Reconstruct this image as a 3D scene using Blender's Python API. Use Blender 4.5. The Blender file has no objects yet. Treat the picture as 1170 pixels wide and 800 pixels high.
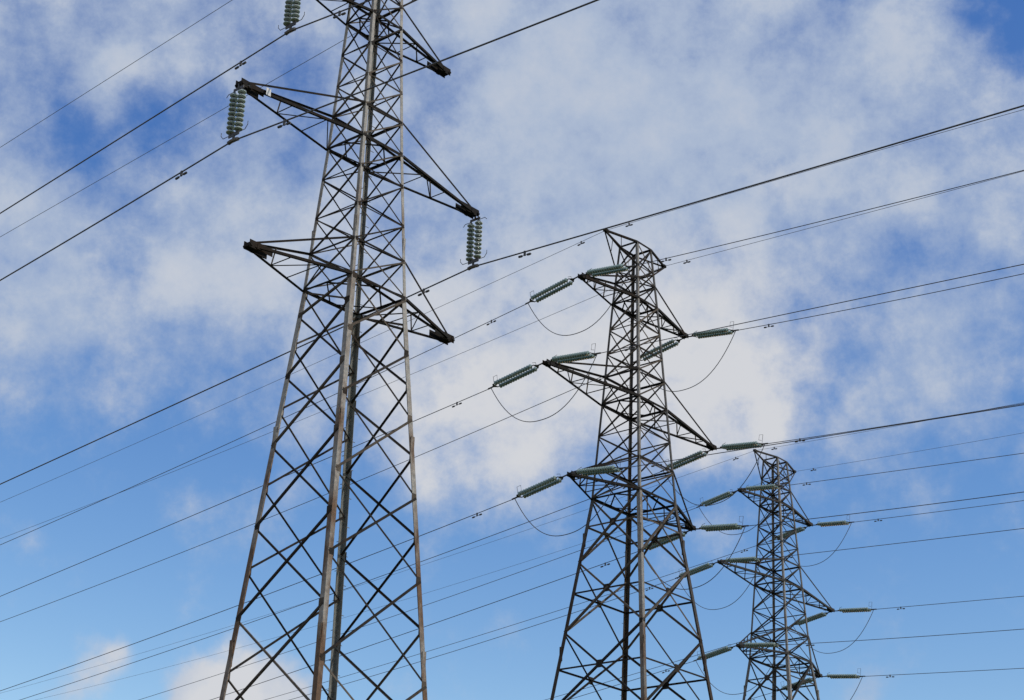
import bpy, bmesh, math, random
from mathutils import Vector, Matrix

S = bpy.context.scene
COL = S.collection
R = math.radians
random.seed(4)

# ------------------------------------------------------------------ camera
cam_data = bpy.data.cameras.new("camera")
cam = bpy.data.objects.new("camera", cam_data)
COL.objects.link(cam)
S.camera = cam
GZ = 1.65                                   # eye height above the field
cam.location = (0, 0, GZ)
cam.rotation_euler = (Matrix.Rotation(math.pi / 2 + 0.4030, 4, 'X') @ Matrix.Rotation(0.0347, 4, 'Z')).to_euler()
cam_data.sensor_fit = 'HORIZONTAL'
cam_data.sensor_width = 36.0
cam_data.lens = 36.0 * 2008.36 / 1170.0
cam_data.clip_start = 0.1
cam_data.clip_end = 20000

# ------------------------------------------------------------------ sky and sun
SUN_EL, SUN_AZ = R(42), R(112)              # azimuth from +Y towards +X
world = bpy.data.worlds.new("World")
S.world = world
world.use_nodes = True
wt = world.node_tree
wt.nodes.clear()
SKY_STRENGTH = 0.10
BLOBS = [
    (0.0019, 0.8466, 0.5322, 0.1753, 0.20),
    (0.0798, 0.8373, 0.5409, 0.1992, 0.16),
    (0.0927, 0.8712, 0.4822, 0.1434, 0.20),
    (0.1828, 0.8491, 0.4957, 0.1195, 0.24),
    (0.0249, 0.8897, 0.4558, 0.1115, 0.16),
    (-0.1473, 0.8830, 0.4457, 0.0876, 0.24),
    (-0.1269, 0.9023, 0.4121, 0.0876, 0.20),
    (-0.0277, 0.9160, 0.4003, 0.0876, 0.24),
    (-0.0109, 0.9366, 0.3502, 0.1036, 0.36),
    (-0.0557, 0.9340, 0.3529, 0.0717, 0.20),
    (0.0380, 0.9264, 0.3747, 0.0876, 0.28),
    (0.1166, 0.9178, 0.3795, 0.0717, 0.60),
    (0.0766, 0.9122, 0.4026, 0.0797, 0.20),
    (-0.0394, 0.9478, 0.3163, 0.0478, 0.28),
    (0.0051, 0.9465, 0.3227, 0.0398, 0.20),
    (0.1466, 0.9246, 0.3515, 0.0398, 0.28),
    (0.2085, 0.8653, 0.4559, 0.0876, 0.16),
    (0.2254, 0.8931, 0.3893, 0.0876, 0.20),
    (-0.2528, 0.8934, 0.3713, 0.0637, 0.24),
    (-0.1980, 0.8986, 0.3915, 0.0717, 0.16),
    (-0.2462, 0.8324, 0.4964, 0.0717, 0.12),
    (-0.2052, 0.8197, 0.5348, 0.0956, 0.12),
    (-0.2634, 0.8652, 0.4267, 0.0558, 0.12),
    (-0.1356, 0.9712, 0.1961, 0.0574, 3.20),
    (-0.1647, 0.9673, 0.1928, 0.0382, 1.50),
    (-0.1099, 0.9725, 0.2055, 0.0382, 1.50),
    (-0.2286, 0.9511, 0.2078, 0.0271, 1.20),
    (-0.2461, 0.9502, 0.1912, 0.0239, 0.60),
    (-0.1603, 0.9436, 0.2899, 0.0558, 0.32),
    (0.1983, 0.9554, 0.2189, 0.0359, 0.70),
    (0.0310, 0.9564, 0.2905, 0.0478, 0.24),
    (0.2673, 0.7916, 0.5494, 0.0494, -1.40),
    (0.2394, 0.7969, 0.5547, 0.0319, -0.40),
    (-0.2460, 0.8486, 0.4684, 0.0303, -0.45),
    (-0.2072, 0.8511, 0.4824, 0.0382, -0.60),
    (-0.1732, 0.8507, 0.4964, 0.0319, -0.45),
    (-0.1491, 0.8270, 0.5420, 0.0398, -0.30),
    (-0.0464, 0.8618, 0.5052, 0.0359, -0.60),
    (0.1359, 0.8613, 0.4896, 0.0359, -0.45),
    (0.2281, 0.8721, 0.4330, 0.0398, -0.35),
    (0.1925, 0.8961, 0.3999, 0.0478, -0.20),
    (0.1697, 0.9100, 0.3783, 0.0478, -0.22),
    (-0.2244, 0.8828, 0.4127, 0.0319, -0.35),
    (-0.2159, 0.8695, 0.4443, 0.0279, -0.25),
    (-0.2318, 0.9035, 0.3606, 0.0319, -0.25),
    (-0.2629, 0.8756, 0.4052, 0.0797, 0.20),
    (-0.2551, 0.8306, 0.4950, 0.0637, 0.16),
    (-0.1612, 0.9375, 0.3084, 0.0797, -0.20),
    (0.2710, 0.8856, 0.3773, 0.0558, -0.30),
    (-0.2549, 0.8083, 0.5308, 0.0478, -0.20),
    (-0.2283, 0.9146, 0.3339, 0.0717, -0.15),
]
WHITE_PATCHES = [
    (-0.0274, 0.9199, 0.3911, 0.1195, 0.35),
    (-0.0110, 0.9349, 0.3548, 0.1115, 0.50),
    (0.1166, 0.9178, 0.3795, 0.1036, 0.95),
    (0.0477, 0.9240, 0.3795, 0.1115, 0.45),
    (-0.0508, 0.9342, 0.3531, 0.0717, 0.30),
    (-0.1359, 0.9702, 0.2007, 0.0797, 1.30),
    (-0.2273, 0.9511, 0.2092, 0.0478, 0.80),
    (0.0051, 0.9465, 0.3227, 0.0558, 0.30),
    (0.1466, 0.9246, 0.3515, 0.0478, 0.35),
    (-0.1272, 0.8981, 0.4210, 0.0956, 0.25),
    (0.0249, 0.8897, 0.4558, 0.1115, 0.12),
    (0.1849, 0.8676, 0.4617, 0.0956, 0.20),
    (-0.2026, 0.8998, 0.3865, 0.0797, 0.15),
]

def sky_nodes():
    N, L = wt.nodes, wt.links
    def mth(op, a, b=None, clamp=False):
        n = N.new('ShaderNodeMath'); n.operation = op; n.use_clamp = clamp
        for i, s in enumerate((a, b)):
            if s is None: continue
            if isinstance(s, (int, float)): n.inputs[i].default_value = s
            else: L.new(s, n.inputs[i])
        return n.outputs[0]
    def vec(op, a, b=None, sc=None):
        n = N.new('ShaderNodeVectorMath'); n.operation = op
        for i, s in enumerate((a, b)):
            if s is None: continue
            if isinstance(s, tuple): n.inputs[i].default_value = s
            else: L.new(s, n.inputs[i])
        if sc is not None: n.inputs['Scale'].default_value = sc
        return n
    def ramp(v, a, b, lo, hi, kind='SMOOTHSTEP'):
        n = N.new('ShaderNodeMapRange'); n.interpolation_type = kind
        L.new(v, n.inputs[0])
        for i, q in enumerate((a, b, lo, hi)): n.inputs[i + 1].default_value = q
        return n.outputs[0]
    def noise(v, scale, detail, rough, dist=0.0):
        n = N.new('ShaderNodeTexNoise'); n.inputs['Scale'].default_value = scale
        n.inputs['Detail'].default_value = detail; n.inputs['Roughness'].default_value = rough
        n.inputs['Distortion'].default_value = dist
        L.new(v, n.inputs['Vector']); return n
    out = N.new('ShaderNodeOutputWorld'); bg = N.new('ShaderNodeBackground')
    bg.inputs['Strength'].default_value = SKY_STRENGTH
    sky = N.new('ShaderNodeTexSky'); sky.sky_type = 'NISHITA'; sky.sun_disc = False
    sky.sun_elevation = SUN_EL; sky.sun_rotation = SUN_AZ
    sky.air_density = AIR; sky.dust_density = DUST; sky.ozone_density = OZONE
    tint = N.new('ShaderNodeMix'); tint.data_type = 'RGBA'; tint.blend_type = 'MULTIPLY'
    tint.inputs[0].default_value = 1.0
    sp = N.new('ShaderNodeSeparateColor'); cb = N.new('ShaderNodeCombineColor')
    L.new(sky.outputs[0], sp.inputs[0])
    for i in range(3): L.new(mth('POWER', sp.outputs[i], SKY_GAMMA[i]), cb.inputs[i])
    L.new(cb.outputs[0], tint.inputs[6]); tint.inputs[7].default_value = SKY_TINT
    d = N.new('ShaderNodeTexCoord').outputs['Generated']
    # the layer of thin cloud lies flat overhead: project the ray onto it
    sx = N.new('ShaderNodeSeparateXYZ'); L.new(d, sx.inputs[0])
    zc = mth('MAXIMUM', sx.outputs[2], 0.06)
    cx = N.new('ShaderNodeCombineXYZ')
    L.new(mth('DIVIDE', sx.outputs[0], zc), cx.inputs[0])
    L.new(mth('DIVIDE', sx.outputs[1], zc), cx.inputs[1])
    pl = cx.outputs[0]
    wn = noise(d, 9.0, 4.0, 0.55)
    off = vec('SUBTRACT', wn.outputs['Color'], (0.5, 0.5, 0.5))
    dw = vec('ADD', d, vec('SCALE', off.outputs[0], sc=0.10).outputs[0]).outputs[0]
    cov = ramp(sx.outputs[2], 0.26, 0.41, -0.06, 0.70)
    for x, y, z, r, a in BLOBS:
        dist = vec('DISTANCE', dw, (x, y, z)).outputs['Value']
        cov = mth('ADD', cov, ramp(dist, 0.0, r, a, 0.0))
    n1 = noise(d, 17.0, 9.0, 0.60, 0.2).outputs[0]
    n2 = noise(d, 42.0, 9.0, 0.66, 0.0).outputs[0]
    ds = vec('ADD', d, vec('SCALE', off.outputs[0], sc=0.035).outputs[0]).outputs[0]
    vo = N.new('ShaderNodeTexVoronoi'); vo.feature = 'SMOOTH_F1'; vo.inputs['Scale'].default_value = 24.0
    vo.inputs['Smoothness'].default_value = 0.8
    L.new(ds, vo.inputs['Vector'])
    puff = mth('MULTIPLY', mth('SUBTRACT', 0.42, vo.outputs['Distance']), PUFF)
    nn = mth('ADD', mth('MULTIPLY', mth('SUBTRACT', n1, 0.5), NOISE_BIG), mth('MULTIPLY', mth('SUBTRACT', n2, 0.5), NOISE_SMALL))
    nn = mth('ADD', nn, puff)
    dens = mth('ADD', cov, nn)
    mask = ramp(dens, -0.08, 1.22, 0.0, 0.97)
    white = mth('MULTIPLY', nn, 0.8)
    for x, y, z, r, a in WHITE_PATCHES:
        dist = vec('DISTANCE', dw, (x, y, z)).outputs['Value']
        white = mth('ADD', white, ramp(dist, 0.0, r, a, 0.0))
    bright = mth('MINIMUM', mth('MAXIMUM', white, 0.0), 1.0)
    cc = N.new('ShaderNodeMix'); cc.data_type = 'RGBA'
    L.new(bright, cc.inputs[0])
    cc.inputs[6].default_value = CLOUD_THIN
    cc.inputs[7].default_value = CLOUD_WHITE
    mx = N.new('ShaderNodeMix'); mx.data_type = 'RGBA'
    L.new(mask, mx.inputs[0]); L.new(tint.outputs[2], mx.inputs[6]); L.new(cc.outputs[2], mx.inputs[7])
    L.new(mx.outputs[2], bg.inputs['Color']); L.new(bg.outputs[0], out.inputs[0])

AIR, DUST, OZONE = 1.0, 0.0, 2.0
SKY_TINT = (0.64, 0.81, 1.70, 1)
SKY_GAMMA = (1.75, 1.4, 0.9)
NOISE_BIG, NOISE_SMALL, PUFF = 0.45, 1.45, 0.95
CLOUD_THIN = (4.25, 5.05, 6.5, 1)
CLOUD_WHITE = (6.6, 6.7, 7.0, 1)
sky_nodes()

sun_data = bpy.data.lights.new("sun", 'SUN')
sun_data.energy = 2.5
sun_data.angle = R(0.5)
sun_data.color = (1.0, 0.95, 0.88)
sun = bpy.data.objects.new("sun", sun_data)
COL.objects.link(sun)
sun_dir = Vector((math.sin(SUN_AZ) * math.cos(SUN_EL), math.cos(SUN_AZ) * math.cos(SUN_EL), math.sin(SUN_EL)))
sun.rotation_euler = sun_dir.to_track_quat('Z', 'Y').to_euler()
sun.location = (0, 0, 120)

S.view_settings.view_transform = 'Standard'
S.view_settings.look = 'None'
S.view_settings.gamma = 1.0
S.view_settings.exposure = 0.0
S.view_settings.use_curve_mapping = False
S.render.engine = 'CYCLES'
S.cycles.max_bounces = 4

# ------------------------------------------------------------------ materials
def mat(name):
    m = bpy.data.materials.new(name); m.use_nodes = True
    return m, m.node_tree.nodes, m.node_tree.links, m.node_tree.nodes['Principled BSDF']

def steel(name, base, rust, rust_amount, metal=0.0, rough=0.6, low_rust=None, spec=0.2, odd=None):
    m, N, L, b = mat(name)
    tc = N.new('ShaderNodeTexCoord'); mp = N.new('ShaderNodeMapping')
    mp.inputs['Scale'].default_value = (1, 1, 0.35)
    L.new(tc.outputs['Object'], mp.inputs[0])
    n = N.new('ShaderNodeTexNoise'); n.inputs['Scale'].default_value = 1.3
    n.inputs['Detail'].default_value = 7; n.inputs['Roughness'].default_value = 0.65
    L.new(mp.outputs[0], n.inputs['Vector'])
    mr = N.new('ShaderNodeMapRange'); mr.inputs[1].default_value = 0.62 - rust_amount * 0.35
    mr.inputs[2].default_value = 0.80 - rust_amount * 0.30
    fac = n.outputs[0]
    if low_rust:                                        # rust creeps up from the foot
        sp = N.new('ShaderNodeSeparateXYZ'); L.new(tc.outputs['Object'], sp.inputs[0])
        r2 = N.new('ShaderNodeMapRange'); r2.inputs[1].default_value = low_rust[0]; r2.inputs[2].default_value = low_rust[1]
        r2.inputs[3].default_value = 0.22; r2.inputs[4].default_value = 0.0
        L.new(sp.outputs[2], r2.inputs[0])
        ad = N.new('ShaderNodeMath'); ad.operation = 'ADD'
        L.new(fac, ad.inputs[0]); L.new(r2.outputs[0], ad.inputs[1]); fac = ad.outputs[0]
    L.new(fac, mr.inputs[0])
    n2 = N.new('ShaderNodeTexNoise'); n2.inputs['Scale'].default_value = 9; n2.inputs['Detail'].default_value = 5
    L.new(tc.outputs['Object'], n2.inputs['Vector'])
    v = N.new('ShaderNodeMapRange'); v.inputs[1].default_value = 0.3; v.inputs[2].default_value = 0.7
    v.inputs[3].default_value = 0.75; v.inputs[4].default_value = 1.2
    L.new(n2.outputs[0], v.inputs[0])
    mx = N.new('ShaderNodeMix'); mx.data_type = 'RGBA'
    L.new(mr.outputs[0], mx.inputs[0]); mx.inputs[6].default_value = (*base, 1); mx.inputs[7].default_value = (*rust, 1)
    col = mx.outputs[2]
    if odd:                                             # every member has weathered to its own tone
        ge = N.new('ShaderNodeNewGeometry'); cr = N.new('ShaderNodeValToRGB')
        cr.color_ramp.elements[0].position = 0.45; cr.color_ramp.elements[0].color = (0, 0, 0, 1)
        cr.color_ramp.elements[1].position = 1.0; cr.color_ramp.elements[1].color = (1, 1, 1, 1)
        L.new(ge.outputs['Random Per Island'], cr.inputs[0])
        mo = N.new('ShaderNodeMix'); mo.data_type = 'RGBA'; mo.inputs[7].default_value = (*odd, 1)
        L.new(cr.outputs[0], mo.inputs[0]); L.new(col, mo.inputs[6]); col = mo.outputs[2]
    ml = N.new('ShaderNodeMix'); ml.data_type = 'RGBA'; ml.blend_type = 'MULTIPLY'; ml.inputs[0].default_value = 1
    L.new(col, ml.inputs[6]); L.new(v.outputs[0], ml.inputs[7])
    L.new(ml.outputs[2], b.inputs['Base Color'])
    b.inputs['Roughness'].default_value = rough; b.inputs['Metallic'].default_value = metal
    b.inputs['Specular IOR Level'].default_value = spec
    return m

def plain(name, col, rough=0.5, metal=0.0, coat=0.0, var=0.25):
    m, N, L, b = mat(name)
    tc = N.new('ShaderNodeTexCoord'); n = N.new('ShaderNodeTexNoise'); n.inputs['Scale'].default_value = 6
    n.inputs['Detail'].default_value = 4
    L.new(tc.outputs['Object'], n.inputs['Vector'])
    cr = N.new('ShaderNodeMix'); cr.data_type = 'RGBA'
    cr.inputs[6].default_value = (*[c * (1 - var) for c in col], 1); cr.inputs[7].default_value = (*[min(1, c * (1 + var)) for c in col], 1)
    L.new(n.outputs[0], cr.inputs[0]); L.new(cr.outputs[2], b.inputs['Base Color'])
    b.inputs['Roughness'].default_value = rough; b.inputs['Metallic'].default_value = metal
    b.inputs['Coat Weight'].default_value = coat
    return m

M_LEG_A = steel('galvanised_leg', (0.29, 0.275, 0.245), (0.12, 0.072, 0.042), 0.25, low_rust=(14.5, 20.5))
M_LEG_MID = steel('mid_grey_leg', (0.17, 0.175, 0.16), (0.08, 0.06, 0.04), 0.2, low_rust=(6.0, 12.0))  # mid grey, rusty low down, for the rear corner leg
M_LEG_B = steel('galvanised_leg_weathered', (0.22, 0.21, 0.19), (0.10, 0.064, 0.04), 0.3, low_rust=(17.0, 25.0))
M_LEG_D = steel('weathered_shaded_leg', (0.085, 0.083, 0.08), (0.05, 0.036, 0.026), 0.3, low_rust=(23.0, 30.0), spec=0.1)  # weathered steel, with shade on the legs painted into the dark base colour
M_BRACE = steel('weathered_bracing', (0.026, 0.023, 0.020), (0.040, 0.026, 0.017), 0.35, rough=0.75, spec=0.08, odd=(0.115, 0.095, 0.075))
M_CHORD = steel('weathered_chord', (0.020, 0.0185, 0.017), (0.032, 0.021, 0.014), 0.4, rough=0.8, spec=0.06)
M_CAP = plain('dark_iron_cap', (0.05, 0.048, 0.046), 0.5)
M_GLASS_P = plain('pale_glass', (0.37, 0.43, 0.40), 0.12, coat=0.4, var=0.1)
M_GLASS_G = plain('green_glass', (0.21, 0.28, 0.25), 0.2, coat=0.4)
M_WIRE = plain('weathered_aluminium', (0.065, 0.065, 0.07), 0.45, 0.3)
M_WIRE_F = plain('weathered_strand', (0.09, 0.095, 0.11), 0.5, 0.2)
M_PLATE = plain('white_enamel', (0.55, 0.55, 0.53), 0.4, var=0.05)
M_CONC = plain('concrete', (0.32, 0.31, 0.29), 0.9)

# ------------------------------------------------------------------ helpers
def link(name, bm, m, parent=None, smooth=False, recalc=True):
    if recalc: bmesh.ops.recalc_face_normals(bm, faces=bm.faces)
    me = bpy.data.meshes.new(name); bm.to_mesh(me); bm.free()
    if smooth:
        for p in me.polygons: p.use_smooth = True
    me.materials.append(m)
    o = bpy.data.objects.new(name, me); COL.objects.link(o)
    if parent: o.parent = parent
    return o

def tag(o, label, cat, group=None):
    o['label'] = label; o['category'] = cat
    if group: o['group'] = group
    return o

def empty(name, loc, rotz, label, cat, group=None):
    o = bpy.data.objects.new(name, None); COL.objects.link(o)
    o.empty_display_size = 0.3
    o.location = loc; o.rotation_euler = (0, 0, rotz)
    return tag(o, label, cat, group)

def copy_tree(o, parent=None):
    c = o.copy(); COL.objects.link(c); c.parent = parent
    if parent: c.matrix_parent_inverse = o.matrix_parent_inverse.copy()
    for ch in o.children: copy_tree(ch, c)
    return c

def prism(bm, ring0, ring1):
    a = [bm.verts.new(v) for v in ring0]; b = [bm.verts.new(v) for v in ring1]
    n = len(a)
    bm.faces.new(a[::-1]); bm.faces.new(b)
    for i in range(n): bm.faces.new((a[i], a[(i + 1) % n], b[(i + 1) % n], b[i]))

def angle_bar(bm, p, q, n, b, t=0.012, off=0.0, side=1, trim=0.0, edge=0):
    """rolled angle from p to q: one flange flat against a plane with normal n, the other turned in"""
    p, q = Vector(p), Vector(q); ax = (q - p).normalized()
    p = p + ax * trim; q = q - ax * trim
    n = Vector(n); n = (n - ax * n.dot(ax)).normalized(); u = ax.cross(n) * side
    if edge: u = u if u.z * edge > 0 else -u          # edge 1: inward flange along the lower edge
    pr = [(-b / 2, 0), (b / 2, 0), (b / 2, -t), (-b / 2 + t, -t), (-b / 2 + t, -b * 0.9), (-b / 2, -b * 0.9)]
    f = lambda c: [c + u * x + n * (y + off) for x, y in pr]
    prism(bm, f(p), f(q))

def box(bm, c, ex, ey, ez):
    """box about c with half-edge vectors"""
    c, ex, ey, ez = Vector(c), Vector(ex), Vector(ey), Vector(ez)
    r = [c - ex - ey, c + ex - ey, c + ex + ey, c - ex + ey]
    prism(bm, [v - ez for v in r], [v + ez for v in r])

def tube(bm, pts, rad, n=6):
    pts = [Vector(p) for p in pts]; rings = []
    for i, p in enumerate(pts):
        d = (pts[min(i + 1, len(pts) - 1)] - pts[max(i - 1, 0)]).normalized()
        a = d.cross(Vector((0, 0, 1)))
        if a.length < 1e-3: a = d.cross(Vector((1, 0, 0)))
        a.normalize(); b = a.cross(d)
        rings.append([bm.verts.new(p + a * rad * math.cos(k * 2 * math.pi / n) + b * rad * math.sin(k * 2 * math.pi / n)) for k in range(n)])
    for r0, r1 in zip(rings, rings[1:]):
        for k in range(n): bm.faces.new((r0[k], r0[(k + 1) % n], r1[(k + 1) % n], r1[k]))
    bm.faces.new(rings[0][::-1]); bm.faces.new(rings[-1])

def lathe(bm, o, ax, prof, n=14):
    """profile of (distance along ax, radius) turned about the line through o"""
    o, ax = Vector(o), Vector(ax).normalized()
    a = ax.cross(Vector((0.31, 0.17, 0.93)))
    a.normalize(); b = ax.cross(a)
    rings = [[bm.verts.new(o + ax * h + a * r * math.cos(k * 2 * math.pi / n) + b * r * math.sin(k * 2 * math.pi / n)) for k in range(n)] for h, r in prof]
    for r0, r1 in zip(rings, rings[1:]):
        for k in range(n): bm.faces.new((r0[k], r0[(k + 1) % n], r1[(k + 1) % n], r1[k]))
    bm.faces.new(rings[0][::-1]); bm.faces.new(rings[-1])

# ------------------------------------------------------------------ the field
bm = bmesh.new()
bmesh.ops.create_grid(bm, x_segments=40, y_segments=40, size=4000)
gm, GN, GL, gb = mat('rough_grass')
tc = GN.new('ShaderNodeTexCoord'); g1 = GN.new('ShaderNodeTexNoise'); g1.inputs['Scale'].default_value = 0.25; g1.inputs['Detail'].default_value = 12
g1.inputs['Roughness'].default_value = 0.7
GL.new(tc.outputs['Object'], g1.inputs['Vector'])
gc = GN.new('ShaderNodeValToRGB'); gc.color_ramp.elements[0].position = 0.35; gc.color_ramp.elements[0].color = (0.025, 0.045, 0.014, 1)
gc.color_ramp.elements[1].position = 0.68; gc.color_ramp.elements[1].color = (0.085, 0.095, 0.035, 1)
GL.new(g1.outputs[0], gc.inputs[0]); GL.new(gc.outputs[0], gb.inputs['Base Color']); gb.inputs['Roughness'].default_value = 0.95
ground = link('ground', bm, gm); ground['kind'] = 'structure'

# ------------------------------------------------------------------ the pylons
class Spec: pass

def half(sp, z):
    if z <= sp.lv[0][0]: return sp.lv[0][1] + sp.slope * (sp.lv[0][0] - z)
    for (z0, h0), (z1, h1) in zip(sp.lv, sp.lv[1:]):
        if z <= z1: return h0 + (h1 - h0) * (z - z0) / (z1 - z0)
    return sp.lv[-1][1]

def corner(sp, sx, sy, z):
    h = half(sp, z); return Vector((sx * h, sy * h * sp.rat, z))

FACES = [((-1, 0, 0), (-1, 1), (-1, -1)), ((1, 0, 0), (1, -1), (1, 1)), ((0, -1, 0), (-1, -1), (1, -1)), ((0, 1, 0), (1, 1), (-1, 1))]

def build_leg(sp, sx, sy, root, bolts):
    bm = bmesh.new()
    zs = [0.25] + [l[0] for l in sp.lv]
    for z0, z1 in zip(zs, zs[1:]):
        b = sp.leg_low if z1 <= sp.lv[0][0] + 0.01 else sp.leg_up
        t = b * 0.09
        pr = [(0, 0), (-b, 0), (-b, -t), (-t, -t), (-t, -b), (0, -b)]
        f = lambda z: [corner(sp, sx, sy, z) + Vector((x * sx, y * sy, 0)) for x, y in pr]
        prism(bm, f(z0), f(z1))
    # splice plates where two lengths of leg are bolted together
    for z in sp.splices:
        b = (sp.leg_low if z < sp.lv[0][0] else sp.leg_up)
        c = corner(sp, sx, sy, z)
        box(bm, c + Vector((sx * 0.008, -sy * b * 0.5, 0)), (0.007, 0, 0), (0, b * 0.42, 0), (0, 0, 0.34))
        box(bm, c + Vector((-sx * b * 0.5, sy * 0.008, 0)), (b * 0.42, 0, 0), (0, 0.007, 0), (0, 0, 0.34))
    if bolts:
        z = 3.2; k = 0
        while z < sp.lv[-1][0] - 0.5:
            c = corner(sp, sx, sy, z)
            if k % 2: tube(bm, [c + Vector((-sx * 0.07, 0, 0)), c + Vector((-sx * 0.07, sy * 0.17, 0))], 0.011, 5)
            else: tube(bm, [c + Vector((0, -sy * 0.07, 0)), c + Vector((sx * 0.17, -sy * 0.07, 0))], 0.011, 5)
            z += 0.42; k += 1
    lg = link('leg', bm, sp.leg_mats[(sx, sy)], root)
    fb = bmesh.new(); c = corner(sp, sx, sy, 0.0)
    box(fb, c + Vector((-sx * 0.08, -sy * 0.08, 0.13)), (0.42, 0, 0), (0, 0.42, 0), (0, 0, 0.22))
    link('footing', fb, M_CONC, lg)

def panel_x(bm, sp, face, z0, z1, b, mid=False, gus=0.0, horiz=False, hb=None, plate=0.17):
    n, s1, s2 = face; n = Vector(n)
    a0, a1 = corner(sp, *s1, z0), corner(sp, *s1, z1)
    b0, b1 = corner(sp, *s2, z0), corner(sp, *s2, z1)
    e1, e2 = {(-1, 0): (1, -1), (1, 0): (1, -1), (0, -1): (-1, -1), (0, 1): (1, 1)}[(int(n.x), int(n.y))]
    angle_bar(bm, a0, b1, n, b, off=0.014, trim=0.03, edge=e1)
    angle_bar(bm, a1, b0, n, b * 0.85, off=-0.021, trim=0.03, edge=e2)
    # crossing point of the two diagonals
    w0, w1 = (b0 - a0).length, (b1 - a1).length
    k = w0 / (w0 + w1); x = a0 + (b1 - a0) * k
    if mid:
        zc = x.z
        angle_bar(bm, corner(sp, *s1, zc), corner(sp, *s2, zc), n, (hb or b * 0.8), off=-0.012, trim=0.03)
    if gus:
        u = (b0 - a0).normalized()
        box(bm, x, u * gus, n * 0.006, Vector((0, 0, gus * 1.05)))
    if horiz:
        angle_bar(bm, a1, b1, n, (hb or b * 0.7), off=-0.004, trim=0.02)
    # node plates on the legs
    for c, sgn in ((a1, 1), (b1, -1)):
        u = (b1 - a1).normalized() * sgn
        g = 0.5 * plate
        box(bm, c + u * (g + 0.03) , u * g, n * 0.005, Vector((0, 0, g * 1.25)))

def build_arm(sp, s, zb, zt, reach, tipdz, root, plate=False, long_tip=0.0):
    arm = bmesh.new()
    tip = Vector((s * reach, 0, zb + tipdz))
    n_in = {}
    chords = []; ties = []
    hb, ht = corner(sp, s, 1, zb), corner(sp, s, 1, zt)
    for sy in (-1, 1):
        c0 = corner(sp, s, sy, zb); c1 = tip + Vector((0, sy * 0.07, 0))
        t0 = corner(sp, s, sy, zt); t1 = tip + Vector((-s * 0.12, sy * 0.055, 0.10))
        chords.append((c0, c1)); ties.append((t0, t1))
    # bracing between the two lower chords, and hangers to the ties
    fr = sp.arm_fr
    pt = lambda pair, f: pair[0] + (pair[1] - pair[0]) * f
    dn = Vector((0, 0, -1))
    for i, f in enumerate(fr):
        a, b = pt(chords[0], f), pt(chords[1], f)
        angle_bar(arm, a, b, dn, sp.b_arm * 0.8, off=0.006)
        g = fr[i + 1] if i + 1 < len(fr) else 0.97
        h = 0.0 if i == 0 else fr[i - 1]
        if i % 2: angle_bar(arm, pt(chords[0], h), b, dn, sp.b_arm * 0.7, off=0.02)
        else: angle_bar(arm, pt(chords[1], h), a, dn, sp.b_arm * 0.7, off=0.02)
        if i % 2 or sp.mid:
            angle_bar(arm, pt(chords[1], f), pt(ties[1], f), Vector((0, 1, 0)), sp.b_arm * 0.7, off=-0.01)
    part = link('cross_arm', arm, M_BRACE, root)
    for k, sy in ((0, -1), (1, 1)):
        bm = bmesh.new(); angle_bar(bm, *chords[k], (0, sy, 0), sp.b_chord, 0.014, off=0.02, side=s * sy)
        link('chord', bm, M_CHORD, part)
        bm = bmesh.new(); angle_bar(bm, *ties[k], (0, sy, 0), sp.b_tie, 0.012, off=0.0, side=-s * sy)
        link('tie', bm, M_CHORD, part)
    bm = bmesh.new()
    L = 0.30 + long_tip
    for sy in (-1, 1):
        box(bm, tip + Vector((-s * (L - 0.03), sy * 0.12, 0.03)), (L, 0, 0), (0, 0.009, 0), (0, 0, 0.115))
    box(bm, tip + Vector((-s * 0.11, 0, 0.02)), (0.13, 0, 0), (0, 0.12, 0), (0, 0, 0.05))
    box(bm, tip + Vector((-s * 0.28, 0, 0.0)), (0.06, 0, 0), (0, 0.17, 0), (0, 0, 0.07))
    tube(bm, [tip + Vector((-s * 0.02, -0.17, 0.0)), tip + Vector((-s * 0.02, 0.17, 0.0))], 0.045, 8)
    link('end_plate', bm, M_CHORD, part)
    if plate:
        c = pt(chords[0], 0.80) + Vector((0, -0.09, 0.02))
        bm = bmesh.new(); box(bm, c, (0.085, 0, 0), (0, 0.004, 0), (0, 0, 0.115))
        link('number_plate', bm, M_PLATE, part)
    return part

def build_peak(sp, s, zh, reach, root):
    bm = bmesh.new(); tip = Vector((s * reach, 0, zh))
    for sy in (-1, 1):
        e = Vector((0, sy * 0.05, 0))
        angle_bar(bm, corner(sp, s, sy, zh), tip + e, (0, sy, 0), sp.b_tie * 1.1, off=0.0, side=s * sy)
        angle_bar(bm, corner(sp, s, sy, zh - sp.peak_drop), tip + e - Vector((0, 0, 0.08)), (0, sy, 0), sp.b_tie * 0.9, off=0.01, side=s * sy)
        m0 = (corner(sp, s, sy, zh) + tip) / 2; m1 = (corner(sp, s, sy, zh - sp.peak_drop) + tip) / 2
        angle_bar(bm, m0, m1, (0, sy, 0), sp.b_arm * 0.6, off=-0.02)
    box(bm, tip + Vector((0, 0, 0.0)), (0.11, 0, 0), (0, 0.09, 0), (0, 0, 0.07))
    link('peak_arm', bm, M_CHORD, root)

def build_ring(bm, sp, z, bx, by):
    """level members round the body: bx on the faces the arms run along, by on the faces they leave from"""
    for (n, s1, s2) in FACES:
        b = bx if n[1] else by
        angle_bar(bm, corner(sp, *s1, z), corner(sp, *s2, z), n, b, off=0.004, trim=0.02)

def build_diamond(bm, sp, z, b):
    m = [(corner(sp, *f[1], z) + corner(sp, *f[2], z)) / 2 for f in FACES]
    for i, j in ((0, 2), (2, 1), (1, 3), (3, 0)):
        angle_bar(bm, m[i], m[j], (0, 0, -1), b, off=0.035)

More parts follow.
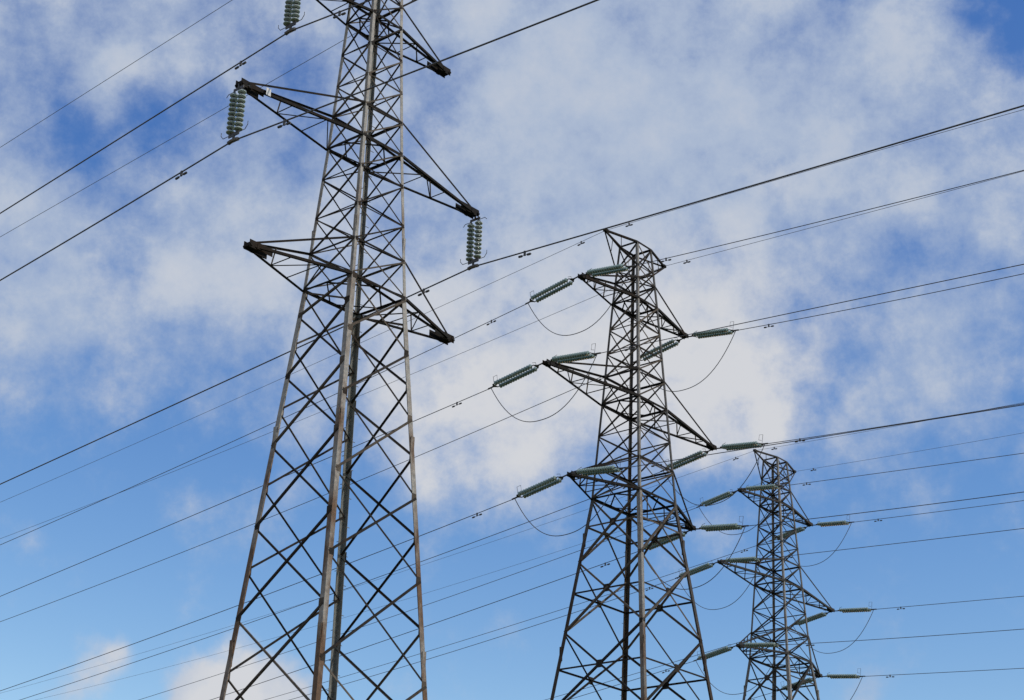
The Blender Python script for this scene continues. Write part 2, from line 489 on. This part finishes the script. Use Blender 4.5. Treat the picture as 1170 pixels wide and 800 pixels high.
def build_pylon(sp, name, loc, rot, label):
    root = empty(name, loc, rot, label, 'pylon', 'lattice pylons')
    for sx, sy in ((-1, -1), (-1, 1), (1, 1), (1, -1)):
        build_leg(sp, sx, sy, root, bolts=(sx, sy) == (1, 1))
    for fi, face in enumerate(FACES):
        nodes = sp.nodes_low[0 if face[0][0] else 1]
        bm = bmesh.new()
        for i, (z1, z0) in enumerate(zip(nodes, nodes[1:])):
            panel_x(bm, sp, face, z0, z1, sp.b_low, mid=sp.mid, gus=sp.gusset, plate=0.17)
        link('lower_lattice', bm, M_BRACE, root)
        bm = bmesh.new()
        for i, (z0, z1) in enumerate(zip(sp.nodes_up, sp.nodes_up[1:])):
            panel_x(bm, sp, face, z0, z1, sp.b_up, horiz=True, hb=sp.b_up * 0.75, plate=0.10)
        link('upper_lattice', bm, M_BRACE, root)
    for (zb, zt, reach, tz) in sp.arms:
        bm = bmesh.new()
        build_ring(bm, sp, zb, sp.b_chord, sp.b_tie)
        rb = bmesh.new(); build_ring(rb, sp, zt, sp.b_tie, sp.b_tie * 0.9)
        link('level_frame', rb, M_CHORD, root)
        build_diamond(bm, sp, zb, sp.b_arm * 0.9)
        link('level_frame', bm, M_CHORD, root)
        for s in (-1, 1):
            build_arm(sp, s, zb, zt, reach, tz, root, plate=(sp.plate and s == -1 and zb == sp.arms[1][0]), long_tip=sp.long_tip)
    bm = bmesh.new(); build_ring(bm, sp, sp.zh, sp.b_tie, sp.b_tie)
    link('level_frame', bm, M_CHORD, root)
    for s in (-1, 1): build_peak(sp, s, sp.zh, sp.peak, root)
    return root

A = Spec()
A.rat = 0.9164; A.slope = 0.0773
A.lv = [(21.34 + GZ, 1.104), (26.05 + GZ, 0.846), (30.52 + GZ, 0.650), (32.8 + GZ, 0.58)]
A.zh = 32.8 + GZ; A.peak = 2.0; A.peak_drop = 1.4
A.arms = [(21.345 + GZ, 22.528 + GZ, 4.1216, -0.029), (26.052 + GZ, 27.198 + GZ, 4.998, -0.027), (30.522 + GZ, 31.334 + GZ, 3.341, -0.049)]
A.nodes_low = ([z + GZ for z in (21.30, 20.51, 18.6, 16.5, 14.13, 11.56, 8.76, 5.75, 2.5, -1.2)],
               [z + GZ for z in (21.30, 19.60, 17.61, 15.3, 12.93, 10.07, 7.2, 4.1, 0.8, -1.2)])
A.nodes_up = [z + GZ for z in (21.40, 22.52, 23.68, 25.0, 26.1, 27.15, 28.23, 29.36, 30.55, 31.33, 32.75)]
A.leg_low, A.leg_up = 0.165, 0.108
A.b_low, A.b_up, A.b_arm, A.b_chord, A.b_tie = 0.064, 0.046, 0.044, 0.078, 0.062
A.mid = False; A.gusset = 0.0; A.arm_fr = (0.30, 0.58); A.plate = True; A.long_tip = 0.12
A.leg_mats = {(-1, -1): M_LEG_A, (-1, 1): M_LEG_A, (1, -1): M_LEG_A, (1, 1): M_LEG_MID}; A.splices = [6.0, 12.3, 18.4, 24.6]

B = Spec()
B.rat = 0.9316; B.slope = 0.1322
B.lv = [(26.432 + GZ, 1.5216), (31.263 + GZ, 1.2075), (36.68 + GZ, 0.8667), (39.928 + GZ, 0.62)]
B.zh = 39.928 + GZ; B.peak = 2.52; B.peak_drop = 1.35
B.arms = [(26.432 + GZ, 28.117 + GZ, 5.0456, -0.043), (31.263 + GZ, 32.737 + GZ, 7.049, -0.018), (36.68 + GZ, 37.846 + GZ, 4.5276, -0.039)]
nb = [z + GZ for z in (26.40, 23.25, 19.87, 16.0, 11.7, 6.8, 1.2)]
B.nodes_low = (nb, nb)
B.nodes_up = [z + GZ for z in (26.48, 28.0, 29.60, 31.30, 32.70, 33.95, 35.25, 36.70, 37.85, 38.55, 39.90)]
B.leg_low, B.leg_up = 0.195, 0.125
B.b_low, B.b_up, B.b_arm, B.b_chord, B.b_tie = 0.10, 0.07, 0.065, 0.12, 0.09
B.mid = True; B.gusset = 0.17; B.arm_fr = (0.28, 0.55, 0.78); B.plate = False; B.long_tip = 0.0
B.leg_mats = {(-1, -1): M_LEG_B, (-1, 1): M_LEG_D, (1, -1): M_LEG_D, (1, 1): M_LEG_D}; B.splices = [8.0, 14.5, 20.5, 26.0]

SITES = {1: (-4.6238, 46.4, 0.8494), 2: (6.0808, 80.0, 0.8706), 3: (17.8324, 110.7977, 0.8772)}
DZ = {1: 0.0, 2: 0.0, 3: -0.11}
WHO = {1: 'tall left pylon', 2: 'middle pylon', 3: 'smallest pylon'}
build_pylon(A, 'lattice_pylon', (*SITES[1][:2], 0), SITES[1][2], 'tall lattice pylon nearest at the left, with insulators hanging straight down')
p2 = build_pylon(B, 'lattice_pylon', (*SITES[2][:2], 0), SITES[2][2], 'middle lattice pylon with green insulators pulled sideways from six arm tips')
p3 = copy_tree(p2)
p3.location = (*SITES[3][:2], DZ[3]); p3.rotation_euler.z = SITES[3][2]
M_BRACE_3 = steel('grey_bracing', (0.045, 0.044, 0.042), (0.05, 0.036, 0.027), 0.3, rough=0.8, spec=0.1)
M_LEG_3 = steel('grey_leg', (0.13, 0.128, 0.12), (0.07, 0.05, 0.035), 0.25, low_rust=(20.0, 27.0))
for o in p3.children_recursive:
    if o.type == 'MESH':
        sl = o.material_slots[0]; nm = sl.material
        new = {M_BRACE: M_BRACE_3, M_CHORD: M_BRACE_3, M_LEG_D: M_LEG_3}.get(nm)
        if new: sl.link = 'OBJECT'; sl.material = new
p3['label'] = 'smallest lattice pylon, farthest back at the right of the three'

# ------------------------------------------------------------------ insulators
def hoop(bm, base, up, out, h, w, rad=0.012):
    base, up, out = Vector(base), Vector(up), Vector(out)
    tube(bm, [base, base + up * h, base + up * h + out * w, base + up * h * 0.45 + out * w, base + up * h * 0.40 + out * w * 0.25], rad, 5)

def disc_profile(r, pitch):
    return [(0, 0.035), (0.02, 0.05), (0.045, 0.055), (0.055, r * 0.75), (0.075, r), (0.088, r), (0.092, r * 0.8), (0.10, r * 0.55), (0.105, 0.03), (pitch, 0.022)]

DROP = 1.83
def make_suspension():
    """a pair of disc strings hanging side by side; origin at the arm tip, local y along the line"""
    root = empty('suspension_insulator', (0, 0, 0), 0, 'x', 'insulator', 'hanging glass insulator pairs')
    fit = bmesh.new()
    tube(fit, [(0, 0, 0.0), (0, 0, -0.16)], 0.03, 6)
    box(fit, (0, 0, -0.15), (0.012, 0, 0), (0, 0.21, 0), (0, 0, 0.04))
    for y in (-0.165, 0.165): tube(fit, [(0, y, -0.15), (0, y, -0.25)], 0.022, 6)
    link('yoke_plate', fit, M_CAP, root)
    low = bmesh.new()
    for y in (-0.165, 0.165): tube(low, [(0, y, -1.50), (0, y * 0.75, -1.62)], 0.03, 6)
    box(low, (0, 0, -1.63), (0.014, 0, 0), (0, 0.22, 0), (0, 0, 0.06))
    tube(low, [(0, 0, -1.65), (0, 0, -DROP + 0.03)], 0.04, 6)
    link('yoke_plate', low, M_CAP, root)
    cl = bmesh.new()
    tube(cl, [(0, -0.20, -DROP - 0.01), (0, -0.1, -DROP + 0.005), (0, 0.1, -DROP + 0.005), (0, 0.20, -DROP - 0.02)], 0.058, 8)
    link('clamp', cl, M_CAP, root)
    for y in (-1, 1):
        hb = bmesh.new(); tube(hb, [(0, y * 0.2, -0.20), (0, y * 0.42, -0.20), (0, y * 0.50, -0.28)], 0.011, 5)
        link('arcing_horn', hb, M_CAP, root)
        hb = bmesh.new(); tube(hb, [(0, y * 0.2, -1.62), (0, y * 0.46, -1.62), (0, y * 0.56, -1.50), (0, y * 0.56, -1.40)], 0.011, 5)
        link('arcing_horn', hb, M_CAP, root)
    for y in (-0.165, 0.165):
        rod = bmesh.new(); tube(rod, [(0, y, -0.28), (0, y, -1.52)], 0.02, 6)
        st = link('disc_string', rod, M_CAP, root)
        for k in range(9):
            z = -0.26 - k * 0.148
            bm = bmesh.new(); lathe(bm, (0, y, z), (0, 0, -1), [(0.02, 0.055), (0.035, 0.10), (0.055, 0.124), (0.078, 0.128), (0.092, 0.116), (0.080, 0.09), (0.098, 0.06), (0.100, 0.02)], 16)
            link('disc', bm, M_GLASS_P, st, smooth=False)
            bm = bmesh.new(); lathe(bm, (0, y, z), (0, 0, -1), [(-0.035, 0.03), (-0.02, 0.055), (0.03, 0.06), (0.036, 0.045)], 10)
            link('cap', bm, M_CAP, st)
    return root

STR = 3.15                                              # arm tip to line clamp
def make_tension():
    """a pair of disc strings pulled out level along local +y; origin at the arm tip"""
    root = empty('strain_insulator', (0, 0, 0), 0, 'x', 'insulator', 'green glass strain insulators')
    f = bmesh.new()
    tube(f, [(0, 0.05, 0), (0, 0.30, 0)], 0.035, 6)
    prism(f, [(-0.05, 0.28, -0.012), (0.05, 0.28, -0.012), (0.22, 0.46, -0.012), (-0.22, 0.46, -0.012)],
          [(-0.05, 0.28, 0.012), (0.05, 0.28, 0.012), (0.22, 0.46, 0.012), (-0.22, 0.46, 0.012)])
    link('yoke_plate', f, M_CAP, root)
    f = bmesh.new()
    prism(f, [(-0.05, 2.98, -0.012), (0.05, 2.98, -0.012), (0.22, 2.82, -0.012), (-0.22, 2.82, -0.012)],
          [(-0.05, 2.98, 0.012), (0.05, 2.98, 0.012), (0.22, 2.82, 0.012), (-0.22, 2.82, 0.012)])
    tube(f, [(0, 2.94, 0), (0, STR + 0.12, 0)], 0.038, 6)
    link('yoke_plate', f, M_CAP, root)
    f = bmesh.new(); hoop(f, (0.0, 2.90, 0.0), (0, 0, 1), (0, -1, 0), 0.50, 0.22)
    link('arcing_horn', f, M_CAP, root)
    f = bmesh.new(); tube(f, [(0, 0.42, 0.0), (0, 0.42, 0.20), (0, 0.60, 0.26)], 0.012, 5)
    link('arcing_horn', f, M_CAP, root)
    for x in (-0.19, 0.19):
        bm = bmesh.new(); tube(bm, [(x, 0.42, 0), (x, 0.56, 0)], 0.022, 6); tube(bm, [(x, 2.72, 0), (x, 2.86, 0)], 0.022, 6)
        rod = link('disc_string', bm, M_CAP, root)
        bm = bmesh.new()
        for k in range(15):
            lathe(bm, (x, 0.53 + k * 0.147, 0), (0, 1, 0), [(0, 0.05), (0.02, 0.07), (0.04, 0.100), (0.065, 0.114), (0.105, 0.114), (0.118, 0.10), (0.125, 0.06), (0.146, 0.04)], 10)
        link('glass_discs', bm, M_GLASS_G, rod)
    return root

# ------------------------------------------------------------------ lines
PHI = {(1, -1): 0.00990, (1, 1): -0.01920, (2, -1): -0.05845, (2, 1): 0.02561, (3, -1): -0.04016, (3, 1): -0.00872}
CURV = {(1, -1): -3.4027e-05, (1, 1): -4.8981e-05, (2, -1): 5.9835e-04, (2, 1): 5.6592e-04, (3, -1): 5.3839e-04, (3, 1): 5.1386e-04}
SLOPE = {'1mlF': -0.1023, '1mlN': -0.0566, '1mrF': -0.0807, '1mrN': -0.0464, '1tlF': -0.0877, '1tlN': -0.0877,
         '1hlF': -0.062, '1hrF': -0.055, '1hlN': -0.030, '1hrN': -0.030,
         '2hlF': -0.1392, '2hrF': -0.1332, '2tlF': -0.1705, '2mlF': -0.1477, '2llF': -0.1604, '2trF': -0.173, '2mrF': -0.1575, '2lrF': -0.1542,
         '3hlF': -0.1176, '3hrF': -0.1226, '3tlF': -0.1478, '3trF': -0.1361, '3mlF': -0.1451, '3mrF': -0.145, '3llF': -0.147, '3lrF': -0.147,
         '2hlN': -0.0626, '2hrN': -0.0763, '2tlN': -0.1132, '2mlN': -0.0916, '2llN': -0.0873, '2trN': -0.123, '2mrN': -0.1055, '2lrN': -0.1032,
         '3hlN': -0.065, '3hrN': -0.0619, '3tlN': -0.0856, '3mlN': -0.0769, '3trN': -0.08, '3llN': -0.0964, '3mrN': -0.0759, '3lrN': -0.0851}
BEND = {'1mlF': 0.0008319, '1mlN': 0.000477, '1mrF': 0.0001066, '1mrN': 0.0002037, '1tlF': 0.0001095, '1tlN': -2.912e-05, '2hlF': 0.0002958, '2hrF': 0.0004315, '2tlF': 0.0004707, '2mlF': 0.000148, '2llF': 0.0005434, '2trF': 0.0005907, '2mrF': 0.000481, '2lrF': 0.0002633, '3hlF': 0.0003867, '3hrF': 0.0005293, '3tlF': 0.0004323, '3trF': 0.0004019, '3mlF': 0.0007017, '2hlN': -0.0004834, '2hrN': 0.0001801, '2tlN': 0.0006541, '2mlN': -3.172e-05, '2llN': 3.152e-05, '2trN': 0.0009905, '2mrN': 0.0008048, '2lrN': 0.0008111, '3hrN': 0.0005376, '3tlN': 0.0002509, '3mlN': 0.0002591, '3trN': 0.000484, '3llN': 0.0006853, '3mrN': 0.0002452, '3lrN': 0.0002519}
LEV = {'l': 0, 'm': 1, 't': 2}
POS = {'tl': 'top left', 'tr': 'top right', 'ml': 'middle left', 'mr': 'middle right', 'll': 'bottom left', 'lr': 'bottom right'}

def tip_of(T, pos):
    sp = A if T == 1 else B
    x, y, th = SITES[T]; s = -1 if pos[1] == 'l' else 1
    if pos[0] == 'h': r, z = sp.peak, sp.zh
    else:
        a = sp.arms[LEV[pos[0]]]; r, z = a[2], a[0] + a[3]
    return Vector((x + math.cos(th) * r * s, y + math.sin(th) * r * s, z + DZ[T]))

def heading(T, d):
    th = SITES[T][2] + PHI[(T, d)]
    return Vector((-math.sin(th), math.cos(th), 0)) * d

def zoff(T, pos, t):
    if pos[0] == 'h': return 0.0
    if T == 1: return 0.0
    return -0.035 * STR * max(0.0, 1 - (t - STR) / 42.0) if t > STR else -0.035 * t

def line_pt(T, pos, d, t):
    k = '%d%s%s' % (T, pos, 'F' if d > 0 else 'N')
    p = tip_of(T, pos)
    if T == 1 and pos[0] != 'h': p.z -= DROP
    z = SLOPE[k] * t + BEND.get(k, CURV[(T, d)]) * t * t + zoff(T, pos, t)
    q = p + heading(T, d) * t; q.z += z
    return q

def reach(T, d): return (160.0 if T == 1 else 250.0) if d > 0 else 150.0

def ts(t0, t1, n=70):
    return [t0 + (t1 - t0) * (i / n) ** 1.4 for i in range(n + 1)]

def damper(parent, T, pos, d, t, span=0.46):
    c = line_pt(T, pos, d, t); u = (line_pt(T, pos, d, t + 0.3) - c).normalized()
    bm = bmesh.new(); dn = Vector((0, 0, -1))
    box(bm, c + dn * 0.05, u * 0.03, dn.cross(u) * 0.025, dn * 0.08)
    m = c + dn * 0.12
    tube(bm, [m - u * span / 2, m, m + u * span / 2], 0.011, 5)
    for s in (-1, 1):
        lathe(bm, m + u * s * (span / 2 - 0.06), u, [(-0.08, 0.022), (-0.06, 0.038), (0.05, 0.038), (0.08, 0.026)], 8)
    link('vibration_damper', bm, M_CAP, parent)

RAD = {1: 0.023, 2: 0.0175, 3: 0.0185}
ERAD = {1: 0.010, 2: 0.011, 3: 0.010}

susp = None
for pos in ('tl', 'ml', 'mr'):
    o = susp = make_suspension() if susp is None else copy_tree(susp)
    o.location = tip_of(1, pos); o.rotation_euler = (0, 0, SITES[1][2])
    o['label'] = 'pale glass insulator pair hanging from the %s arm of the tall left pylon' % POS[pos]
    bm = bmesh.new()
    tube(bm, [line_pt(1, pos, 1, t) for t in reversed(ts(0.5, reach(1, 1)))] + [line_pt(1, pos, 1, 0) * 0.5 + line_pt(1, pos, -1, 0) * 0.5] + [line_pt(1, pos, -1, t) for t in ts(0.5, reach(1, -1))], RAD[1])
    w = link('power_line', bm, M_WIRE, smooth=True)
    tag(w, 'thick dark power line clamped under the %s insulator of the tall left pylon' % POS[pos], 'power line', 'power lines of the left pylon')
    for d, t in ((1, 2.25), (-1, 2.15)): damper(w, 1, pos, d, t + random.uniform(-.1, .1))

for pos in ('hl', 'hr'):
    bm = bmesh.new()
    tube(bm, [line_pt(1, pos, 1, t) for t in reversed(ts(0.05, reach(1, 1)))] + [line_pt(1, pos, -1, t) for t in ts(0.05, reach(1, -1))], ERAD[1])
    w = link('earth_wire', bm, M_WIRE_F, smooth=True)
    tag(w, 'thin earth wire running from the %s peak of the tall left pylon' % ('left' if pos[1] == 'l' else 'right'), 'earth wire', 'thin earth wires')

tens = None
for T in (2, 3):
    for pos in ('tl', 'tr', 'ml', 'mr', 'll', 'lr'):
        for d in (1, -1):
            side = 'left' if d > 0 else 'right'
            o = tens = make_tension() if tens is None else copy_tree(tens)
            h = heading(T, d); a = tip_of(T, pos); e = line_pt(T, pos, d, STR)
            v = (e - a).normalized()
            o.location = a + h * 0.1
            o.rotation_euler = (math.asin(v.z), 0, math.atan2(-h.x, h.y))
            o['label'] = 'green glass insulator pair pulling %s from the %s arm tip of the %s' % (side, POS[pos], WHO[T])
            bm = bmesh.new(); tube(bm, [line_pt(T, pos, d, t) for t in ts(STR + 0.05, reach(T, d))], RAD[T])
            w = link('power_line', bm, M_WIRE if T == 2 else M_WIRE_F, smooth=True)
            tag(w, 'dark power line running %s from the %s insulator of the %s' % (side, POS[pos], WHO[T]), 'power line', 'power lines of the %s' % WHO[T])
            damper(w, T, pos, d, STR + (2.15 if d > 0 else 2.0) + random.uniform(-.15, .15), 0.55)
        p, q = line_pt(T, pos, 1, STR), line_pt(T, pos, -1, STR)
        bm = bmesh.new(); n = 28; sag = 2.45 + random.uniform(-.12, .12)
        tube(bm, [p.lerp(q, i / n) - Vector((0, 0, sag * (1 - abs(2 * i / n - 1) ** 2.3))) for i in range(n + 1)], 0.019)
        w = link('jumper_loop', bm, M_WIRE if T == 2 else M_WIRE_F, smooth=True)
        tag(w, 'slack jumper loop hanging below the %s arm tip of the %s' % (POS[pos], WHO[T]), 'jumper cable', 'jumper loops under the arm tips')
    for pos in ('hl', 'hr'):
        for d in (1, -1):
            bm = bmesh.new(); tube(bm, [line_pt(T, pos, d, t) for t in ts(0.05, reach(T, d))], ERAD[T])
            w = link('earth_wire', bm, M_WIRE_F, smooth=True)
            tag(w, 'thin earth wire running %s from the %s peak of the %s' % ('left' if d > 0 else 'right', 'left' if pos[1] == 'l' else 'right', WHO[T]), 'earth wire', 'thin earth wires')
            damper(w, T, pos, d, 1.5, 0.4)
